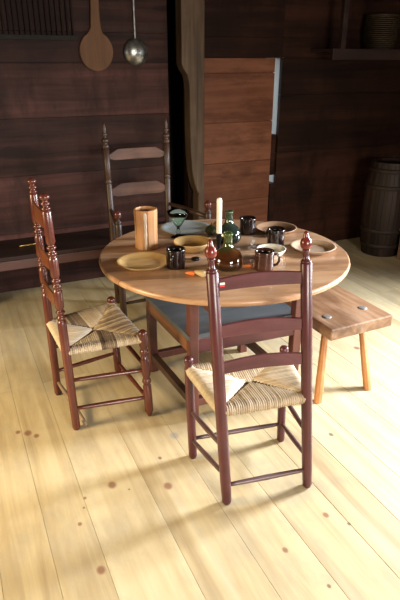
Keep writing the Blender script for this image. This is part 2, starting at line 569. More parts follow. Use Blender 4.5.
# narrow board below the slit beside the door
mb.tone = 0.6
mb.box((2.375, Y1 + 0.004, 0.0), (2.424, Y1 + 0.10, 0.585), 0.002)
mb.box((2.375, Y1 + 0.030, 0.65), (2.424, Y1 + 0.10, 0.97), 0.002)
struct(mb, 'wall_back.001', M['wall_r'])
mb = MB()
mb.box((X0, Y1 + 0.101, -0.1), (1.40, Y1 + 0.125, ZC))
mb.box((1.75, Y1 + 0.101, -0.1), (2.34, Y1 + 0.125, ZC))
mb.box((2.46, Y1 + 0.036, -0.1), (X1, Y1 + 0.125, ZC))
mb.box((2.34, Y1 + 0.101, 1.56), (2.46, Y1 + 0.125, ZC))
mb.box((2.34, Y1 + 0.101, -0.1), (2.46, Y1 + 0.125, 0.55))
mb.box((1.40, Y1 + 0.101, 2.04), (1.75, Y1 + 0.125, ZC))
struct(mb, 'added_wall_backing', M['wall_r'])  # added backing, keeps outside light from leaking through the board gaps
# dark nook behind the carved post
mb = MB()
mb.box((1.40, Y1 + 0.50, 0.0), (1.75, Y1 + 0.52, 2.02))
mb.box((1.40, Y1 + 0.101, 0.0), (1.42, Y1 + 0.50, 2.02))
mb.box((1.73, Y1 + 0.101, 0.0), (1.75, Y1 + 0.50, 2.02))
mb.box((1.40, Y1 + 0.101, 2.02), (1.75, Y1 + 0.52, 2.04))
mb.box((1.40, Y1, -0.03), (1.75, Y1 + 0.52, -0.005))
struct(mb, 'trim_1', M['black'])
# door of wide horizontal boards
mb = MB()
rnd = random.Random(5)
for a, b in zip([0.01, 0.225, 0.478, 0.78, 1.08, 1.426, 1.527], [0.225, 0.478, 0.78, 1.08, 1.426, 1.527]):
    mb.tone = rnd.uniform(-1, 1)
    mb.box((1.702, Y1 + 0.008, a + 0.001), (2.368, Y1 + 0.045, b - 0.001), 0.0025)
mb.box((1.702, Y1 + 0.030, 0.011), (2.368, Y1 + 0.044, 1.526))
struct(mb, 'door_1', M['door'])
# pale door jamb seen through the slit, lit from outside
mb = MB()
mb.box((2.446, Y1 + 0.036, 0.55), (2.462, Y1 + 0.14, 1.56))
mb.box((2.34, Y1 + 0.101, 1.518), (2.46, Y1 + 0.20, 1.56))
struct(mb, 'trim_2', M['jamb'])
# carved timber post
mb = MB()
poly = [(1.712, 0.0), (1.712, 2.1), (1.700, 2.25), (1.542, 2.25), (1.540, 1.62), (1.540, 1.49), (1.556, 1.455), (1.582, 1.42), (1.594, 1.375),
        (1.598, 1.30), (1.600, 1.05), (1.604, 0.90), (1.614, 0.76), (1.634, 0.67), (1.650, 0.625), (1.664, 0.60), (1.662, 0.55), (1.662, 0.0)]
mb.prism(poly, 3.66, 3.765)
struct(mb, 'trim_3', M['post'], bevel=0.008)

# side walls and wall behind the camera with window openings, ceiling
def holed_wall(name, axis, at, th, lo, hi, wins):
    """wall plane at x=at (axis X) or y=at (axis Y); win=(a0,a1,z0,z1)"""
    mb = MB()
    segs, c0 = [], lo
    for a0, a1, z0, z1 in wins:
        segs += [(c0, a0, 0, ZC), (a0, a1, 0, z0), (a0, a1, z1, ZC)]
        c0 = a1
    segs.append((c0, hi, 0, ZC))
    for p, q, r, t in segs:
        n = max(1, round((t - r) / 0.35))
        for i in range(n):
            mb.tone = random.uniform(-1, 1)
            za, zb = r + (t - r) * i / n, r + (t - r) * (i + 1) / n
            if axis == 'X':
                mb.box((min(at, at + th), p, za), (max(at, at + th), q, zb), 0.002)
            else:
                mb.box((p, min(at, at + th), za), (q, max(at, at + th), zb), 0.002)
    return struct(mb, name, M['sidewall'])


W1 = (1.12, 1.88, 0.90, 1.74)
W4 = (-0.77, 0.07, 0.90, 1.74)  # unseen opening, added for the right-front fill lamp
W2 = (0.2, 1.6, 0.92, 1.88)
W3 = (1.6, 2.5, 0.86, 1.75)
holed_wall('wall_right', 'X', X1, 0.10, Y0, Y1 + 0.1, [W4, W1])
holed_wall('wall_front', 'Y', Y0, -0.10, X0 - 0.1, X1 + 0.1, [W2])
holed_wall('wall_left', 'X', X0, -0.10, Y0, Y1 + 0.1, [W3])
mb = MB()
for i in range(14):
    a = X0 + (X1 - X0) * i / 14
    mb.tone = random.uniform(-1, 1)
    mb.box((a, Y0, ZC), (a + (X1 - X0) / 14 - 0.003, Y1 + 0.1, ZC + 0.03))
mb.box((X0 - 0.1, Y0 - 0.1, ZC + 0.028), (X1 + 0.1, Y1 + 0.1, ZC + 0.06))
struct(mb, 'ceiling', M['sidewall'])


def window(name, axis, at, win, into):
    a0, a1, z0, z1 = win
    mb = MB()
    f = 0.04
    t0, t1 = (at - 0.012 * into, at + 0.05 * into)
    t0, t1 = min(t0, t1), max(t0, t1)

    def b(p, q, r, t):
        if axis == 'X':
            mb.box((t0, p, r), (t1, q, t), 0.003)
        else:
            mb.box((p, t0, r), (q, t1, t), 0.003)
    b(a0, a0 + f, z0, z1)
    b(a1 - f, a1, z0, z1)
    b(a0 + f, a1 - f, z0, z0 + f)
    b(a0 + f, a1 - f, z1 - f, z1)
    return struct(mb, name, M['sidewall'])


window('window_1', 'X', X1, W1, 1)
window('added_window_4', 'X', X1, W4, 1)  # frame of the added opening around the fill lamp
window('window_2', 'Y', Y0, W2, -1)
window('window_3', 'X', X0, W3, -1)

# ------------------------------------------------------------------ chair builders


def slat(mb, pl, pr, zl, zr, arch, bow, th=0.009, n=10, cut=0.0):
    """bent ladder-back slat between two post points; zl/zr = (bottom, top) at each end; cut = notched upper corners"""
    pl, pr = V(pl), V(pr)
    d = (pr - pl)
    d.z = 0
    nrm = V((-d.y, d.x, 0)).normalized()
    rings = []
    for i in range(n + 1):
        s = i / n
        c = pl.lerp(pr, s)
        c = V((c.x, c.y, 0)) + nrm * bow * math.sin(PI * s)
        zb = zl[0] + (zr[0] - zl[0]) * s
        zt = zl[1] + (zr[1] - zl[1]) * s + arch * math.sin(PI * s)
        if cut:
            e = min(s, 1 - s)
            zt -= cut * max(0.0, 1 - e / 0.17)
            zb += cut * 0.35 * max(0.0, 1 - e / 0.1)
        h = nrm * th / 2
        e = 0.002
        rings.append([V((c.x, c.y, zb)) + h * 0.6, V((c.x, c.y, zb + e)) + h, V((c.x, c.y, zt - e)) + h, V((c.x, c.y, zt)) + h * 0.6,
                      V((c.x, c.y, zt)) - h * 0.6, V((c.x, c.y, zt - e)) - h, V((c.x, c.y, zb + e)) - h, V((c.x, c.y, zb)) - h * 0.6])
    mb.loft(rings)


def rush_seat(mb, corners, tonef, dip=0.012, r=0.0047, drop=0.026):
    """four triangles of cord meeting on the diagonals, each cord wrapped over its rail; corners in order bl, fl, fr, br"""
    c = [V(p) for p in corners]
    mid = sum(c, V((0, 0, 0))) / 4 - V((0, 0, dip))
    for side in range(4):
        p, q = c[side], c[(side + 1) % 4]
        d = (q - p)
        L = d.length
        inn = V((-d.y, d.x, 0)).normalized()
        if inn.dot(mid - p) < 0:
            inn = -inn
        n = int(L / 0.0082)
        for i in range(n):
            t = (i + 0.5) / n
            b = p.lerp(q, t)
            e = p.lerp(mid, 2 * t) if t < 0.5 else q.lerp(mid, 2 * (1 - t))
            e = b + inn * max((e - b).dot(inn), 0.02) + V((0, 0, (e - b).z))
            mb.tone = tonef(side, t)
            zz = V((0, 0, 1))
            pts = [b + inn * 0.012 - zz * drop, b - inn * 0.010 - zz * drop * 0.77, b - inn * 0.013 - zz * 0.004, b - inn * 0.004 + zz * 0.007,
                   b + inn * 0.014 + zz * 0.009, b.lerp(e, 0.6) + zz * 0.007, e + zz * 0.003]
            j = random.uniform(-0.0012, 0.0012)
            mb.tube([x + zz * j for x in pts], r, 6)
    # stuffed underside
    mb.tone = 0.25
    zz = V((0, 0, 1))
    top = [mb.bm.verts.new(x - zz * 0.002 + (mid - x) * 0.03) for x in c]
    bot = [mb.bm.verts.new(x - zz * 0.016 + (mid - x) * 0.06) for x in c]
    tm, bmid = mb.bm.verts.new(mid - zz * 0.003), mb.bm.verts.new(mid - zz * 0.016)
    for i in range(4):
        j = (i + 1) % 4
        mb.face([top[i], top[j], tm])
        mb.face([bot[j], bot[i], bmid])
        mb.face([bot[i], bot[j], top[j], top[i]])


def on(a, b, z):
    a, b = V(a), V(b)
    t = (z - a.z) / (b.z - a.z)
    return a.lerp(b, t)


def rung(root, org, a, b, mat, r=0.0095, name='stretcher'):
    mb = MB()
    a, b = V(a), V(b)
    L = (b - a).length
    mb.turned(a, b, [(0, r * 0.75), (L * 0.12, r * 0.9), (L * 0.5, r * 1.1), (L * 0.88, r * 0.9), (L, r * 0.75)], 12)
    return mb.build(name, mat, root, org)


# ------------------------------------------------------------------ near chair (back to the camera)
BL, BR, FR, FL = V((0.729, 1.352, 0)), V((1.051, 1.301, 0)), V((1.108, 1.580, 0)), V((0.718, 1.638, 0))
LEAN = V((-0.068, 0.030, 0))
TL, TR = BL + LEAN + V((0.004, 0, 1.02)), BR + LEAN + V((-0.010, 0.004, 1.02))
FLT, FRT = FL + V((-0.014, 0.006, 0.476)), FR + V((-0.012, 0.006, 0.462))
org = (0.90, 1.47, 0)
ch = thing('ladder_back_chair', 'dark red ladder back chair with straw seat, nearest, its back turned to us', 'chair', org,
           group='chairs around the round table')
for a, b in ((BL, TL), (BR, TR)):
    L = (b - a).length
    mb = MB()
    mb.turned(a, b, [(0, 0.013), (0.012, 0.0180), (0.10, 0.0198), (0.5, 0.0205), (L - 0.106, 0.0190), (L - 0.100, 0.0145)], 16)
    pst = mb.build('back_post', M['red'], ch, org)
    mb = MB()
    t = L - 0.101
    mb.mi = 0
    mb.turned(a, b, [(t, 0.0160), (t + 0.003, 0.0180), (t + 0.006, 0.0150), (t + 0.010, 0.0102), (t + 0.034, 0.0092), (t + 0.037, 0.0118), (t + 0.040, 0.0122), (t + 0.043, 0.0095)], 18)
    mb.mi = 1
    mb.turned(a, b, [(t + 0.043, 0.0095), (t + 0.046, 0.0140), (t + 0.051, 0.0173), (t + 0.058, 0.0188), (t + 0.066, 0.0184), (t + 0.074, 0.0155), (t + 0.080, 0.0105),
                     (t + 0.085, 0.0090), (t + 0.090, 0.0078), (t + 0.097, 0.0065), (t + 0.102, 0.001)], 18)
    f = mb.build('finial', [M['red'], M['ball']], pst, org)
    f['label'] = 'worn bright red ball finial'
for a, b in ((FL, FLT), (FR, FRT)):
    L = (b - a).length
    mb = MB()
    mb.turned(a, b, [(0, 0.014), (0.01, 0.0170), (0.2, 0.0180), (L - 0.05, 0.0175), (L - 0.03, 0.0135), (L - 0.024, 0.0175), (L - 0.010, 0.0185), (L - 0.003, 0.014), (L, 0.006)], 16)
    mb.build('front_leg', M['red'], ch, org)
for zl, zr in (((0.852, 0.892), (0.846, 0.887)), ((0.690, 0.733), (0.680, 0.722)), ((0.555, 0.598), (0.546, 0.590))):
    pl, pr = on(BL, TL, zl[0]), on(BR, TR, zr[0])
    u = (pr - pl).normalized() * 0.010
    mb = MB()
    slat(mb, pl + u, pr - u, zl, zr, 0.008, 0.012)
    mb.build('slat', M['redx'], ch, org)
SZ = 0.415
c = [on(BL, TL, SZ), on(FL, FLT, SZ + 0.012), on(FR, FRT, SZ + 0.008), on(BR, TR, SZ)]
rs = random.Random(21)


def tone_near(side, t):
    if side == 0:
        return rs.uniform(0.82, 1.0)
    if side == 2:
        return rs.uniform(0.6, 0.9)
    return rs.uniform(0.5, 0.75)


mb = MB()
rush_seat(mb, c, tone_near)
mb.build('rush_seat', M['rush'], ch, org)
for a, at, b, bt, za, zb in ((FL, FLT, BL, TL, 0.23, 0.255), (FL, FLT, BL, TL, 0.088, 0.130), (FR, FRT, BR, TR, 0.235, 0.25), (FR, FRT, BR, TR, 0.088, 0.140),
                             (BL, TL, BR, TR, 0.085, 0.082), (FL, FLT, FR, FRT, 0.094, 0.086), (FL, FLT, FR, FRT, 0.22, 0.22)):
    if za == 0.22:
        continue
    rung(ch, org, on(a, at, za), on(b, bt, zb), M['darkrail'])
# little paper tag on the top slat
mb = MB()
p = on(BL, TL, 0.876) + V((0.024, -0.016, 0))
mb.box((-0.008, -0.0008, 0.001), (0.008, 0.0008, 0.008), 0, Matrix.Translation(p) @ Matrix.Rotation(-0.16, 4, 'Z'))
mb.mi = 1
mb.box((-0.008, -0.0008, -0.006), (0.008, 0.0008, 0.001), 0, Matrix.Translation(p) @ Matrix.Rotation(-0.16, 4, 'Z'))
tg = mb.build('paper_tag', [M['tagw'], M['tagr']], ch, org)
tg['label'] = 'tiny white and red tag'

# ------------------------------------------------------------------ left chair (turned posts, side on)
A, B, Cn, D = V((0.322, 2.027, 0)), V((0.302, 2.338, 0)), V((0.652, 1.985, 0)), V((0.627, 2.395, 0))
AT, BT = A + V((-0.023, 0.004, 1.062)), B + V((0.000, 0.006, 1.066))
CT, DT = Cn + V((-0.014, 0.004, 0.440)), D + V((-0.012, 0, 0.445))
org = (0.47, 2.19, 0)
ch = thing('turned_ladder_back_chair', 'red-brown chair with ringed turned posts, side on, left of the table', 'chair', org,
           group='chairs around the round table')


def rings_profile(L, r, rings_z, zfin):
    """plain post with pairs of raised rings, topped by a stacked turned finial"""
    pr = [(0, r * 0.72), (0.012, r * 0.95), (0.30, r * 1.02)]
    for z in rings_z:
        pr += [(z - 0.036, r * 1.0), (z - 0.026, r * 0.8), (z - 0.021, r * 0.52), (z - 0.018, r * 0.85), (z - 0.012, r * 1.06), (z - 0.006, r * 0.85), (z, r * 0.5), (z + 0.006, r * 0.85),
               (z + 0.012, r * 1.06), (z + 0.018, r * 0.85), (z + 0.021, r * 0.52), (z + 0.026, r * 0.8), (z + 0.036, r * 0.98)]
    z = zfin
    pr += [(z - 0.006, r * 0.97), (z, r * 0.85), (z + 0.004, r * 0.5)]
    return [(a, b) for a, b in pr], [(z, r * 0.5), (z + 0.004, r * 0.85), (z + 0.009, r * 0.95), (z + 0.014, r * 0.6), (z + 0.018, r * 0.5), (z + 0.023, r * 0.9),
                                     (z + 0.028, r * 0.95), (z + 0.034, r * 0.5), (z + 0.040, r * 0.55), (z + 0.046, r * 1.0), (z + 0.053, r * 1.08), (z + 0.059, r * 0.85), (z + 0.063, r * 0.3)]


for a, b, zs, zf in ((A, AT, (0.565, 0.702, 0.838), 0.995), (B, BT, (0.565, 0.690, 0.842), 0.995)):
    d = (b - a).length / (b.z - a.z)
    body, fin = rings_profile((b - a).length, 0.0185, zs, zf)
    mb = MB()
    mb.turned(a, b, body, 16)
    pst = mb.build('back_post', M['brown'], ch, org)
    mb = MB()
    mb.turned(a, b, fin, 16)
    mb.build('finial', M['brown'], pst, org)
for a, b in ((Cn, CT), (D, DT)):
    r = 0.0195
    mb = MB()
    mb.turned(a, b, [(0, 0.008), (0.008, 0.011), (0.012, 0.0125), (0.03, r), (0.10, r * 1.02), (0.165, r * 0.95), (0.172, r * 0.62), (0.178, r * 0.9), (0.188, r * 1.08), (0.198, r * 0.95),
                     (0.204, r * 0.62), (0.212, r * 0.85), (0.235, r * 1.08), (0.285, r * 1.02), (0.318, r * 0.82), (0.322, r * 0.62), (0.328, r * 0.95), (0.338, r * 1.05), (0.348, r * 0.9),
                     (0.353, r * 0.62), (0.362, r * 0.9), (0.372, r * 1.02), (0.425, r * 1.05), (0.436, r * 0.98), (0.443, r * 0.6)], 18)
    mb.build('front_leg', M['brown'], ch, org)
for (zA, zB) in (((0.915, 0.972), (0.905, 0.965)), ((0.742, 0.788), (0.738, 0.786)), ((0.585, 0.630), (0.582, 0.628))):
    pl, pr = on(A, AT, zA[0]), on(B, BT, zB[0])
    u = (pr - pl).normalized() * 0.008
    mb = MB()
    slat(mb, pl + u, pr - u, zA, zB, 0.014, 0.016)
    mb.build('slat', M['brownx'], ch, org)
SZ = 0.395
c = [on(A, AT, SZ), on(B, BT, SZ), on(D, DT, SZ + 0.012), on(Cn, CT, SZ + 0.008)]
rs = random.Random(4)


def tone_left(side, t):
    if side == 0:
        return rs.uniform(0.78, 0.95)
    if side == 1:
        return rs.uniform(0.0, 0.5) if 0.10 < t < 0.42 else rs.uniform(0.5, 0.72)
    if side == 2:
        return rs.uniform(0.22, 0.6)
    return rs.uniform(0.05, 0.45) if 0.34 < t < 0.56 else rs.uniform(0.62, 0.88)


mb = MB()
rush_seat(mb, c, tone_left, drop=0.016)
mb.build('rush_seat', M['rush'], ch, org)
for a, at, b, bt, za, zb in ((A, AT, Cn, CT, 0.252, 0.246), (A, AT, Cn, CT, 0.108, 0.102), (B, BT, D, DT, 0.13, 0.13), (B, BT, D, DT, 0.26, 0.26),
                             (D, DT, Cn, CT, 0.265, 0.262), (D, DT, Cn, CT, 0.075, 0.09)):
    rung(ch, org, on(a, at, za), on(b, bt, zb), M['brown'], 0.0098)
r_ = rung(ch, org, B + V((0.004, -0.01, 0.075)), V((0.365, 2.02, 0.012)), M['stick'], 0.0105)
r_['label'] = 'loose unpainted rung, one end on the floor'

# ------------------------------------------------------------------ armchair behind the table
org = (1.10, 3.12, 0)
ch = thing('armchair', 'tall dark brown armchair with notched slats and spired posts, standing behind the table', 'chair', org,
           group='chairs around the round table')
P1, P2 = V((0.895, 3.285, 0)), V((1.277, 3.300, 0))
P1T, P2T = P1 + V((-0.012, 0.03, 1.178)), P2 + V((0.010, 0.03, 1.186))
Q1, Q2 = V((0.831, 2.95, 0)), V((1.405, 2.95, 0))
for a, b, in ((P1, P1T), (P2, P2T)):
    L = (b - a).length
    r = 0.0205
    z = L - 0.165
    mb = MB()
    mb.turned(a, b, [(0, 0.015), (0.015, r), (0.5, r * 1.08), (0.56, r), (0.80, r), (0.806, r * 0.8), (0.812, r * 1.12), (0.820, r * 1.12), (0.826, r * 0.8), (0.832, r), (z, r), (z + 0.004, r * 0.6)], 16)
    pst = mb.build('back_post', M['arm'], ch, org)
    mb = MB()
    mb.turned(a, b, [(z, r * 0.6), (z + 0.008, r * 1.0), (z + 0.018, r * 1.1), (z + 0.028, r * 0.95), (z + 0.034, r * 0.6), (z + 0.042, r * 0.95), (z + 0.052, r * 1.1), (z + 0.062, r * 0.9),
                     (z + 0.068, r * 0.45), (z + 0.078, r * 0.5), (z + 0.088, r * 0.85), (z + 0.094, r * 0.5), (z + 0.104, r * 0.55), (z + 0.120, r * 0.58), (z + 0.140, r * 0.40), (z + 0.165, r * 0.08)], 16)
    mb.build('finial', M['arm'], pst, org)
for a in (Q1, Q2):
    r = 0.020
    h = 0.725
    mb = MB()
    mb.turned(a, a + V((0, 0, h)), [(0, 0.014), (0.012, r), (0.45, r * 1.05), (0.60, r), (0.640, r), (0.648, r * 0.8), (0.653, r * 1.1), (0.660, r * 0.9), (0.666, r * 0.55), (0.674, r * 0.55)], 16)
    lg = mb.build('front_post', M['arm'], ch, org)
    mb = MB()
    mb.turned(a, a + V((0, 0, h)), [(0.674, r * 0.55), (0.680, r * 0.9), (0.690, r * 1.12), (0.702, r * 1.18), (0.713, r * 1.0), (0.722, r * 0.6), (0.726, 0.001)], 16)
    mb.build('ball_finial', M['brown'], lg, org)
for p, q in ((P1, Q1), (P2, Q2)):
    pt = P1T if p is P1 else P2T
    s = on(p, pt, 0.640)
    e = q + V((0, 0, 0.622))
    mb = MB()
    mb.tube([s, s.lerp(e, 0.3) + V((0, 0, 0.004)), s.lerp(e, 0.7) + V((0, 0, 0.002)), e], 0.014, 10, [0.011, 0.014, 0.016, 0.013])
    mb.build('arm', M['arm'], ch, org)
for z0, z1 in ((0.945, 1.012), (0.720, 0.800)):
    pl, pr = on(P1, P1T, z0), on(P2, P2T, z0)
    u = (pr - pl).normalized() * 0.012
    mb = MB()
    slat(mb, pl + u, pr - u, (z0, z1), (z0 - 0.006, z1 - 0.004), 0.0, 0.012, 0.010, 24, 0.034)
    mb.build('slat', M['armslat'], ch, org)
mb = MB()
SZ = 0.42
rs = random.Random(9)
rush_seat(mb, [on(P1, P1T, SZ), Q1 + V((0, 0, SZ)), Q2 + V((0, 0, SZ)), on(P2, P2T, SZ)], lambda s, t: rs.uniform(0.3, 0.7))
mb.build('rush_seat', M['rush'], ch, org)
for z in (0.11, 0.25):
    rung(ch, org, on(P1, P1T, z), Q1 + V((0, 0, z)), M['arm'], 0.011)
    rung(ch, org, on(P2, P2T, z), Q2 + V((0, 0, z)), M['arm'], 0.011)
    rung(ch, org, Q1 + V((0, 0, z + 0.03)), Q2 + V((0, 0, z + 0.03)), M['arm'], 0.011)
rung(ch, org, on(P1, P1T, 0.18), on(P2, P2T, 0.18), M['arm'], 0.011)

# ------------------------------------------------------------------ round chair-table
TC = V((1.072, 2.083, 0))
TR_, TZ = 0.561, 0.71
org = tuple(TC)
tb = thing('round_table', 'round wooden table with wide boards, blue-grey seat board and square red-brown legs beneath', 'table', org)
bm_mb = MB()
n = 96
seams = [-0.30, -0.03, 0.24]
prof = [(TR_ - 0.012, TZ - 0.027), (TR_ - 0.003, TZ - 0.022), (TR_, TZ - 0.013), (TR_ - 0.002, TZ - 0.005), (TR_ - 0.008, TZ)]
bm_mb.smooth = True
rings = [[V((r * math.cos(2 * PI * k / n), r * math.sin(2 * PI * k / n), z)) for k in range(n)] for r, z in prof]
bm_mb.loft(rings)
bm = bm_mb.bm
for s in seams:
    for d_ in (-0.0013, 0.0013):
        geom = list(bm.verts) + list(bm.edges) + list(bm.faces)
        bmesh.ops.bisect_plane(bm, geom=geom, plane_co=(0, s + d_, 0), plane_no=(0, 1, 0))
tones = [0.1, -0.5, 0.5, -0.1]
for f in bm.faces:
    cy = f.calc_center_median().y
    f[bm_mb.tl] = tones[sum(cy > s for s in seams)]
    if any(abs(cy - s) < 0.0013 for s in seams):
        f.material_index = 1
tt = bm_mb.build('tabletop', [M['top'], M['seam']], tb)
tt.rotation_euler = (0, 0, math.radians(-17))
LG = {'nl': V((0.827, 1.883, 0)), 'fl': V((0.808, 2.359, 0)), 'nr': V((1.338, 1.855, 0)), 'fr': V((1.335, 2.345, 0))}
for k, p in LG.items():
    mb = MB()
    mb.box((p.x - 0.021, p.y - 0.021, 0), (p.x + 0.021, p.y + 0.021, 0.640), 0.004)
    mb.build('leg', M['frame'], tb, org)
for xa in (0.812, 1.337):
    mb = MB()
    mb.box((xa - 0.022, 1.655, 0.640), (xa + 0.022, 2.52, 0.684), 0.006)
    mb.build('batten', M['frame'], tb, org)


def rail(a, b, z0, z1, w, name, mat, bev=0.003):
    a, b = LG[a], LG[b]
    u = (b - a).normalized() * 0.019
    mb = MB()
    mb.beam(V((a.x, a.y, (z0 + z1) / 2)) + u, V((b.x, b.y, (z0 + z1) / 2)) - u, z1 - z0, w, bev, up=V((-(b - a).y, (b - a).x, 0)).normalized())
    return mb.build(name, mat, tb, org)


for a, b in (('nl', 'nr'), ('fl', 'fr'), ('nl', 'fl'), ('nr', 'fr')):
    rail(a, b, 0.345, 0.414, 0.038, 'apron', M['framey'] if a[1] == b[1] else M['redx'])
    rail(a, b, 0.070, 0.108, 0.032, 'stretcher', M['frame'] if a[1] != b[1] else M['arm'])
mb = MB()
z0, z1 = 0.414, 0.436
ys = [1.864, 2.03, 2.21, 2.382]
for i in range(3):
    mb.tone = (0.2, -0.4, 0.5)[i]
    mb.loft([[V((0.801 - 0.040 * (ys[k] - 1.883), ys[k] - e, z)) for k, e in ((i, 0), (i + 1, 0.001))] +
             [V((1.362, ys[k] - e, z)) for k, e in ((i + 1, 0.001), (i, 0))] for z in (z0, z1)])
sb = mb.build('seat_board', M['slate'], tb, org)
sb['label'] = 'blue-grey painted board'

# ------------------------------------------------------------------ bench on the right
org = (1.64, 2.28, 0)
bn = thing('plank_bench', 'low plank bench with splayed orange legs, running past the right side of the round table', 'bench', org)
mb = MB()
mb.loft([[V((1.462, 1.748, 0.322)), V((1.832, 1.756, 0.322)), V((1.832, 2.84, 0.322)), V((1.455, 2.84, 0.322))],
         [V((1.462, 1.748, 0.380)), V((1.832, 1.756, 0.380)), V((1.832, 2.84, 0.380)), V((1.455, 2.84, 0.380))]])
mb.build('plank', M['bench'], bn, org, bevel=0.006)
for top, foot in (((1.528, 1.875), (1.428, 1.752)), ((1.752, 1.885), (1.722, 1.742)), ((1.53, 2.70), (1.46, 2.80)), ((1.76, 2.70), (1.80, 2.80))):
    t, f = V((*top, 0.324)), V((*foot, 0))
    mb = MB()
    u = V((1, 0, 0))
    rg = []
    for s, r in ((0, 0.021), (0.25, 0.022), (0.6, 0.019), (1.0, 0.017)):
        cc = f.lerp(t, s)
        rg.append([cc + V((r * math.cos(a), r * math.sin(a), 0)) for a in [2 * PI * (k + 0.5) / 8 for k in range(8)]])
    mb.loft(rg)
    lg = mb.build('leg', M['benchleg'], bn, org, bevel=0.002)
    mb = MB()
    mb.lathe([(0.022, 0.374), (0.023, 0.381), (0.018, 0.3835), (0.001, 0.384)], (top[0], top[1], 0), 14)
    tn = mb.build('tenon_end', M['tenon'], bn, org)
    tn['label'] = 'grey round leg end showing in the plank'

# ------------------------------------------------------------------ long bench along the back wall
org = (0.2, 3.6, 0)
wb = thing('wall_bench', 'long dark bench built along the back wall behind the left chair', 'bench', org)
mb = MB()
mb.box((-1.6, 3.41, 0.352), (1.49, 3.797, 0.38), 0.004)
mb.build('seat_plank', M['oldbench'], wb, org)
mb = MB()
mb.box((-1.6, 3.412, 0.292), (1.49, 3.436, 0.352), 0.004)
mb.build('front_rail', M['oldbenchf'], wb, org)
for x in (-1.5, -0.1, 1.42):
    mb = MB()
    mb.box((x, 3.45, 0), (x + 0.03, 3.78, 0.352), 0.003)
    mb.build('support_board', M['oldbench'], wb, org)
# thin poker lying on it
mb = MB()
mb.tube([(0.335, 3.597, 0.3855), (0.475, 3.613, 0.3855)], 0.005, 8)
pk = tag(mb.build('poker', M['brass'], org=(0.40, 3.605, 0.38)), 'thin brass-coloured rod lying on the wall bench behind the left chair', 'rod')

# ------------------------------------------------------------------ barrel, box, shelf, basket
org = (3.262, 3.40, 0)
br = thing('barrel', 'dark upright stave barrel standing in the shadowed back right corner', 'barrel', org)
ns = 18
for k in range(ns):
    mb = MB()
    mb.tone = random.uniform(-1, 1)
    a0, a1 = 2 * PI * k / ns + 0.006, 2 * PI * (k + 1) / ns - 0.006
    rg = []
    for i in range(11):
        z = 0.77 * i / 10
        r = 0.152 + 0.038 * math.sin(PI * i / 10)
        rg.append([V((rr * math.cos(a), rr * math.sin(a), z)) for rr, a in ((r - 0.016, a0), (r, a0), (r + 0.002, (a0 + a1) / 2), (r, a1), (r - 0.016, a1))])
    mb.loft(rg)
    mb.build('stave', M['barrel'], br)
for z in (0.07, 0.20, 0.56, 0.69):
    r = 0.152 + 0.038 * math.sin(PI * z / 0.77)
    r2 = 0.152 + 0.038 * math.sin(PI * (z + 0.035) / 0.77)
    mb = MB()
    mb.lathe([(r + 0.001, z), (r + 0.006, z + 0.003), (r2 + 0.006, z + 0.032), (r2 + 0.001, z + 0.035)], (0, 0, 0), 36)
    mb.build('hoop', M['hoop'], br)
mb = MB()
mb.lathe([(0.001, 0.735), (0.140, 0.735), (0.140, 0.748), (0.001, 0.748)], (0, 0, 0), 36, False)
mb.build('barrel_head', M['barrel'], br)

org = (3.46, 3.10, 0)
cr = thing('wooden_box', 'brown wooden box on the floor beside the barrel, cut by the right edge', 'box', org)
mb = MB()
mb.box((3.262, 2.94, 0.0), (3.66, 3.19, 0.24), 0.004)
mb.build('body', M['crate'], cr, org)
mb = MB()
mb.box((3.252, 2.93, 0.24), (3.67, 3.20, 0.262), 0.004)
mb.build('lid', M['crate'], cr, org)

org = (3.27, 3.67, 1.515)
sh = thing('wall_shelf', 'dark wooden shelf with an upright, high on the right of the back wall', 'shelf', org)
mb = MB()
mb.box((2.67, 3.53, 1.568), (3.895, 3.797, 1.590), 0.003)
mb.build('shelf_board', M['oldbench'], sh, org)
mb = MB()
mb.box((2.67, 3.512, 1.515), (3.895, 3.530, 1.590), 0.003)
mb.build('front_board', M['oldbench'], sh, org)
mb = MB()
mb.box((2.735, 3.512, 1.590), (2.775, 3.552, 2.249), 0.003)
mb.build('upright', M['oldbench'], sh, org)

org = (3.22, 3.665, 1.590)
bk = thing('basket', 'dark round wicker basket standing on the high shelf', 'basket', org)
mb = MB()
hh = 0.235
for i in range(17):
    z = 0.008 + (hh - 0.02) * i / 16
    r = 0.105 + 0.018 * math.sin(PI * 0.8 * i / 16)
    mb.tube([V(((r + 0.003 * (-1) ** (k + i)) * math.cos(2 * PI * k / 32), (r + 0.003 * (-1) ** (k + i)) * math.sin(2 * PI * k / 32), z)) for k in range(33)], 0.0066, 6)
mb.lathe([(0.001, 0.001), (0.10, 0.001), (0.10, 0.008), (0.001, 0.008)], (0, 0, 0), 24, False)
mb.build('woven_body', M['basket'], bk)
mb = MB()
r = 0.105 + 0.018 * math.sin(PI * 0.8)
mb.tube([V((r * math.cos(2 * PI * k / 32), r * math.sin(2 * PI * k / 32), hh)) for k in range(33)], 0.010, 8)
mb.build('rim', M['basket'], bk)

# ------------------------------------------------------------------ things hung on the back wall
mb = MB()
poly = []
for k in range(25):
    a = math.radians(-90 - 152 + 304 * k / 24)
    poly.append((0.993 + 0.104 * math.cos(a), 1.566 + 0.114 * math.sin(a)))
poly += [(1.030, 1.700), (1.026, 1.78), (1.028, 1.98), (0.985, 1.98), (0.972, 1.78), (0.966, 1.700)]
poly2 = [(0.993 + (x - 0.993) * 1.07, z if z > 1.65 else 1.566 + (z - 1.566) * 1.04 - 0.004) for x, z in poly]
mb.prism(poly2, 3.774, 3.795)
pd = tag(mb.build('wooden_paddle', M['paddle'], org=(1.0, 3.785, 1.45), bevel=0.005), 'round wooden paddle with a flat handle hanging on the dark plank wall', 'paddle')

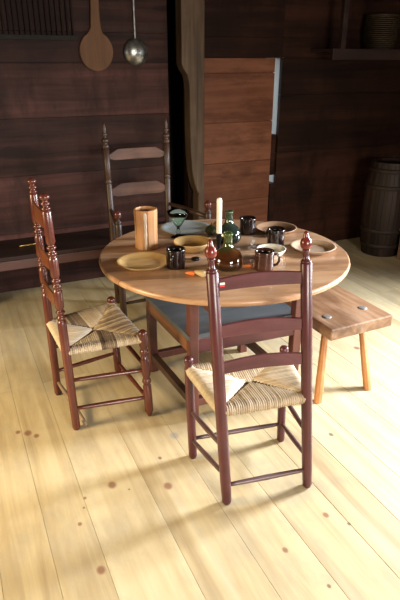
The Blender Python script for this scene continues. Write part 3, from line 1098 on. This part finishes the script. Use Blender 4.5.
org = (1.262, 3.78, 1.49)
ld = thing('skimmer', 'small round metal skimmer on a thin handle, hanging right of the wooden paddle', 'ladle', org)
mb = MB()
mm = Matrix.Translation((1.264, 3.795, 1.560)) @ Matrix.Scale(1.08, 4) @ Matrix.Rotation(math.radians(90), 4, 'X')
sm = [(0.001, 0.040), (0.022, 0.0385), (0.045, 0.033), (0.064, 0.022), (0.076, 0.008), (0.080, 0.002), (0.074, 0.001), (0.001, 0.001)]
mb.smooth = True
mb.loft([[mm @ V((r * math.cos(2 * PI * k / 30), r * math.sin(2 * PI * k / 30), z)) for k in range(30)] for r, z in sm])
mb.smooth = False
mb.mi = 1
for rr, cnt in ((0.0, 1), (0.014, 5), (0.028, 8)):
    for k in range(cnt):
        a = 2 * PI * k / cnt + rr * 20
        z = 0.0405 - 6.0 * rr * rr
        cc = V((rr * math.cos(a), rr * math.sin(a), z))
        vs2 = [mb.bm.verts.new(mm @ (cc + V((0.0032 * math.cos(t), 0.0032 * math.sin(t), 0)))) for t in [2 * PI * q / 8 for q in range(8)]]
        mb.face(vs2)
mb.build('pierced_bowl', [M['tin'], M['tinhole']], ld, org)
mb = MB()
mb.beam((1.262, 3.788, 1.635), (1.262, 3.789, 1.99), 0.009, 0.004, 0.001)
mb.build('handle', M['tin'], ld, org)

org = (0.66, 3.77, 1.62)
rk = thing('slatted_rack', 'dark slatted wooden rack hanging at the top left of the back wall', 'rack', org)
for z in (1.625, 2.05):
    mb = MB()
    mb.box((0.40, 3.765, z), (0.875, 3.797, z + 0.028), 0.003)
    mb.build('rail', M['black'], rk, org)
for i in range(14):
    x = 0.43 + 0.032 * i
    mb = MB()
    mb.box((x, 3.768, 1.653), (x + 0.012, 3.785, 2.05), 0.002)
    mb.build('slat', M['rackwood'], rk, org)

# ------------------------------------------------------------------ things on the table
T = TZ


def pot(name, label, cat, prof, loc, mat, group=None, segs=36):
    mb = MB()
    mb.lathe(prof, (0, 0, 0), segs)
    o = mb.build(name, mat)
    o.location = loc
    return tag(o, label, cat, group)


def plate_prof(r, h=0.014, rim=0.028, th=0.004):
    return [(0.001, 0), (r * 0.62, 0), (r - rim, 0.001), (r - 0.004, h - 0.004), (r, h - 0.001), (r - 0.002, h), (r - rim * 0.55, h - 0.003), (r - rim, th + 0.001), (r * 0.6, th), (0.001, th)]


pot('plate', 'pale yellow wooden plate at the left edge of the round table', 'plate', plate_prof(0.113, 0.020, 0.022, 0.005), (0.683, 2.070, T), M['trencher'], 'plates on the round table')
pot('plate', 'grey pewter plate lying behind the green goblet', 'plate', plate_prof(0.130, 0.012, 0.036, 0.003), (1.058, 2.488, T), M['pewter'], 'plates on the round table')
pot('plate', 'brown wooden plate at the back right, behind the mugs', 'plate', plate_prof(0.106, 0.022, 0.024, 0.005), (1.462, 2.265, T), M['trencher_b'], 'plates on the round table')
pot('plate', 'pinkish wooden plate near the right edge of the round table', 'plate', plate_prof(0.104, 0.022, 0.024, 0.005), (1.456, 1.935, T), M['trencher_p'], 'plates on the round table')
pot('bowl', 'shallow yellow wooden bowl in front of the green goblet', 'bowl',
    [(0.001, 0), (0.046, 0), (0.052, 0.004), (0.074, 0.024), (0.085, 0.040), (0.087, 0.045), (0.083, 0.045), (0.070, 0.028), (0.046, 0.009), (0.001, 0.007)], (0.950, 2.160, T), M['trencher'])
pot('bowl', 'small cream glazed bowl behind the red-brown mug', 'bowl',
    [(0.001, 0), (0.034, 0), (0.036, 0.005), (0.052, 0.018), (0.063, 0.036), (0.065, 0.042), (0.061, 0.042), (0.048, 0.022), (0.030, 0.010), (0.001, 0.009)], (1.225, 1.925, T), M['white'])

# mugs
mug = thing('mug', 'black-brown glazed mug beside the yellow plate on the left', 'mug', (0.797, 1.985, T), math.radians(-128), 'dark mugs on the round table')
mb = MB()
mb.lathe([(0.001, 0), (0.037, 0), (0.0392, 0.004), (0.0400, 0.02), (0.0395, 0.06), (0.0410, 0.079), (0.0405, 0.083), (0.0375, 0.083), (0.0360, 0.06), (0.036, 0.008), (0.001, 0.006)], (0, 0, 0), 32)
mb.build('mug_body', M['mug'], mug)
mb = MB()
mb.tube([(0.038, 0, 0.066), (0.052, 0, 0.068), (0.062, 0, 0.055), (0.062, 0, 0.038), (0.054, 0, 0.024), (0.038, 0, 0.018)], 0.0058, 8)
mb.build('handle', M['mug'], mug)
copy_thing(mug, 'black-brown mug standing farthest back, left of the brown plate', (1.308, 2.285, T), math.radians(80))
copy_thing(mug, 'black-brown mug between the cream bowl and the brown plate', (1.333, 2.060, T), math.radians(100))
m4 = copy_thing(mug, 'red-brown mug with its handle to the right, in front of the cream bowl', (1.118, 1.805, T), math.radians(-25))
for c_ in m4.children:
    c_.data = c_.data.copy()
    c_.data.materials[0] = M['mug_b']

# wooden vessel
tk = thing('wooden_vessel', 'tall cylindrical amber wooden vessel with a pale streak, left on the round table', 'vessel', (0.775, 2.285, T))
mb = MB()
R = 0.053
rg = []
for r, z in ((R * 0.98, 0), (R * 1.0, 0.004), (R * 0.985, 0.10), (R * 1.02, 0.178), (R * 1.0, 0.184), (R * 0.84, 0.184), (R * 0.82, 0.15), (R * 0.82, 0.012)):
    rg.append([V((r * math.cos(2 * PI * k / 11), r * math.sin(2 * PI * k / 11), z)) for k in range(11)])
mb.loft(rg)
mb.build('vessel_body', M['tank'], tk, bevel=0.004)
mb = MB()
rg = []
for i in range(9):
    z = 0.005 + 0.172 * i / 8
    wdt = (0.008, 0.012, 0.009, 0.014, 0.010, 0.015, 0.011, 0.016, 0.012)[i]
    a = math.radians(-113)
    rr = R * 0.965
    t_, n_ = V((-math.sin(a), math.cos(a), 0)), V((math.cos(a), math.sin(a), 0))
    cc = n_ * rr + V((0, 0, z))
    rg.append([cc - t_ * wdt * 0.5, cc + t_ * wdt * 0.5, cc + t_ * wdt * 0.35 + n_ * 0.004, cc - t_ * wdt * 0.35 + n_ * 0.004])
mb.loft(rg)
sb = mb.build('ragged_strip', M['pale_strip'], tk)  # paler strip of uneven width, slightly proud of the vessel side
sb['label'] = 'pale ragged strip running up the side'

# green goblet
gb = thing('goblet', 'small pale green glass goblet in front of the pewter plate', 'goblet', (0.968, 2.370, T))
mb = MB()
mb.lathe([(0.001, 0), (0.036, 0), (0.039, 0.003), (0.036, 0.006), (0.012, 0.014), (0.008, 0.020), (0.0125, 0.028), (0.0085, 0.036), (0.0075, 0.046), (0.001, 0.048)], (0, 0, 0), 28)
mb.build('foot', M['glass'], gb)
mb = MB()
mb.lathe([(0.001, 0.048), (0.010, 0.050), (0.024, 0.072), (0.042, 0.104), (0.055, 0.130), (0.0535, 0.131), (0.040, 0.106), (0.022, 0.075), (0.008, 0.056), (0.001, 0.055)], (0, 0, 0), 28)
mb.build('cup', M['glass'], gb)

# bottles
def bottle(name, label, loc, mat, k=1.0):
    mb = MB()
    mb.lathe([(0.001, 0.004), (0.030, 0.0), (0.048, 0.002), (0.056, 0.012), (0.059, 0.032), (0.056, 0.052), (0.044, 0.072), (0.028, 0.086), (0.0195, 0.098), (0.0175, 0.115), (0.0165, 0.140),
              (0.0195, 0.143), (0.0205, 0.149), (0.0185, 0.153), (0.013, 0.154), (0.0125, 0.12), (0.001, 0.11)], (0, 0, 0), 36)
    bmesh.ops.scale(mb.bm, vec=(k, k, 1), verts=[v for v in mb.bm.verts if v.co.z < 0.08])
    o = mb.build(name, mat)
    o.location = loc
    return tag(o, label, 'bottle')


bottle('onion_bottle', 'squat glossy bottle with amber body and green neck, nearest on the table', (0.990, 1.885, T), M['bottle_a'], 1.13)
bottle('onion_bottle', 'sea-green squat glass bottle standing behind the candle', (1.158, 2.200, T), M['bottle_b'], 1.02)

# candle and stick
cs = thing('candlestick', 'dark iron candlestick behind the amber bottle', 'candlestick', (1.050, 2.090, T))
mb = MB()
mb.lathe([(0.001, 0), (0.040, 0), (0.042, 0.003), (0.038, 0.006), (0.014, 0.010), (0.001, 0.010)], (0, 0, 0), 28)
mb.build('base', M['iron'], cs)
mb = MB()
mb.lathe([(0.012, 0.009), (0.0085, 0.018), (0.0085, 0.05), (0.0125, 0.055), (0.0125, 0.084), (0.0145, 0.086), (0.0145, 0.089), (0.0115, 0.089), (0.0115, 0.070), (0.001, 0.070)], (0, 0, 0), 20)
mb.build('socket', M['iron'], cs)
cd = thing('candle', 'ivory candle standing upright in the iron candlestick', 'candle', (1.050, 2.090, T + 0.070))
mb = MB()
mb.lathe([(0.0112, 0.0), (0.0114, 0.004), (0.0122, 0.020), (0.0120, 0.166), (0.0105, 0.174), (0.004, 0.177), (0.001, 0.178)], (0, 0, 0), 18)
mb.build('wax_body', M['wax'], cd)
mb = MB()
mb.tube([(0, 0, 0.176), (0.0008, 0, 0.180), (0.002, 0, 0.184)], 0.0009, 6)
mb.build('wick', M['wick'], cd)

# spoon
sp = thing('spoon', 'dark spoon lying between the left mug and the amber bottle', 'spoon', (0.905, 2.022, T))
mb = MB()
rg = []
for i in range(7):
    s = -1 + 2 * i / 6
    wdt = 0.017 * math.sqrt(max(0.02, 1 - s * s))
    cc = V((s * 0.023, 0, 0.009))
    rg.append([cc + V((0, wdt * math.cos(a), 0.009 * math.sin(a) * math.sqrt(max(0.02, 1 - s * s)))) for a in [2 * PI * k / 12 for k in range(12)]])
mb.smooth = True
mb.loft(rg)
mb.build('spoon_bowl', M['iron'], sp)
mb = MB()
mb.tube([(-0.02, 0, 0.009), (-0.045, 0.0, 0.010), (-0.075, 0.002, 0.005)], 0.0035, 8)
mb.build('handle', M['iron'], sp)
sp.rotation_euler = (0, 0, math.radians(-18))


def root_veg(name, label, cat, loc, L, r, mat, rz):
    mb = MB()
    mb.tube([(L * (s - 0.5), 0, r + 0.0) for s in (0, 0.06, 0.2, 0.5, 0.8, 1)], r, 10, [r * 0.35, r * 0.85, r, r * 0.8, r * 0.5, r * 0.12])
    o = mb.build(name, mat)
    o.location = loc
    o.rotation_euler = (0, 0, rz)
    return tag(o, label, cat)


root_veg('carrot', 'short orange carrot lying in front of the left mug', 'carrot', (0.812, 1.872, T), 0.040, 0.010, M['carrot'], math.radians(150))
root_veg('parsnip', 'small pale root beside the orange carrot, left of the chair post', 'root', (0.842, 1.846, T), 0.060, 0.015, M['parsnip'], math.radians(120))
root_veg('carrot', 'orange carrot piece lying between the amber bottle and the red-brown mug', 'carrot', (1.068, 1.855, T), 0.048, 0.008, M['carrot'], math.radians(160))


def round_veg(name, label, cat, loc, r, h, mat, stemc):
    t_ = thing(name, label, cat, loc)
    mb = MB()
    mb.lathe([(0.001, 0.0), (r * 0.5, 0.002), (r * 0.9, h * 0.22), (r, h * 0.42), (r * 0.85, h * 0.66), (r * 0.45, h * 0.86), (r * 0.15, h * 0.97), (0.001, h)], (0, 0, 0), 20)
    mb.build('flesh', mat, t_)
    mb = MB()
    mb.tube([(0, 0, h * 0.93), (0.002, 0, h * 1.08), (0.006, 0.002, h * 1.2)], 0.0025, 6)
    mb.build('stem', stemc, t_)
    return t_


round_veg('onion', 'small brown onion at the back of the table, beside the pewter plate', 'onion', (1.205, 2.43, T), 0.024, 0.040, M['onion'], M['parsnip'])
round_veg('pear', 'dull green pear left of the candle, behind the yellow bowl', 'pear', (1.135, 2.345, T), 0.032, 0.052, M['leaf'], M['arm'])
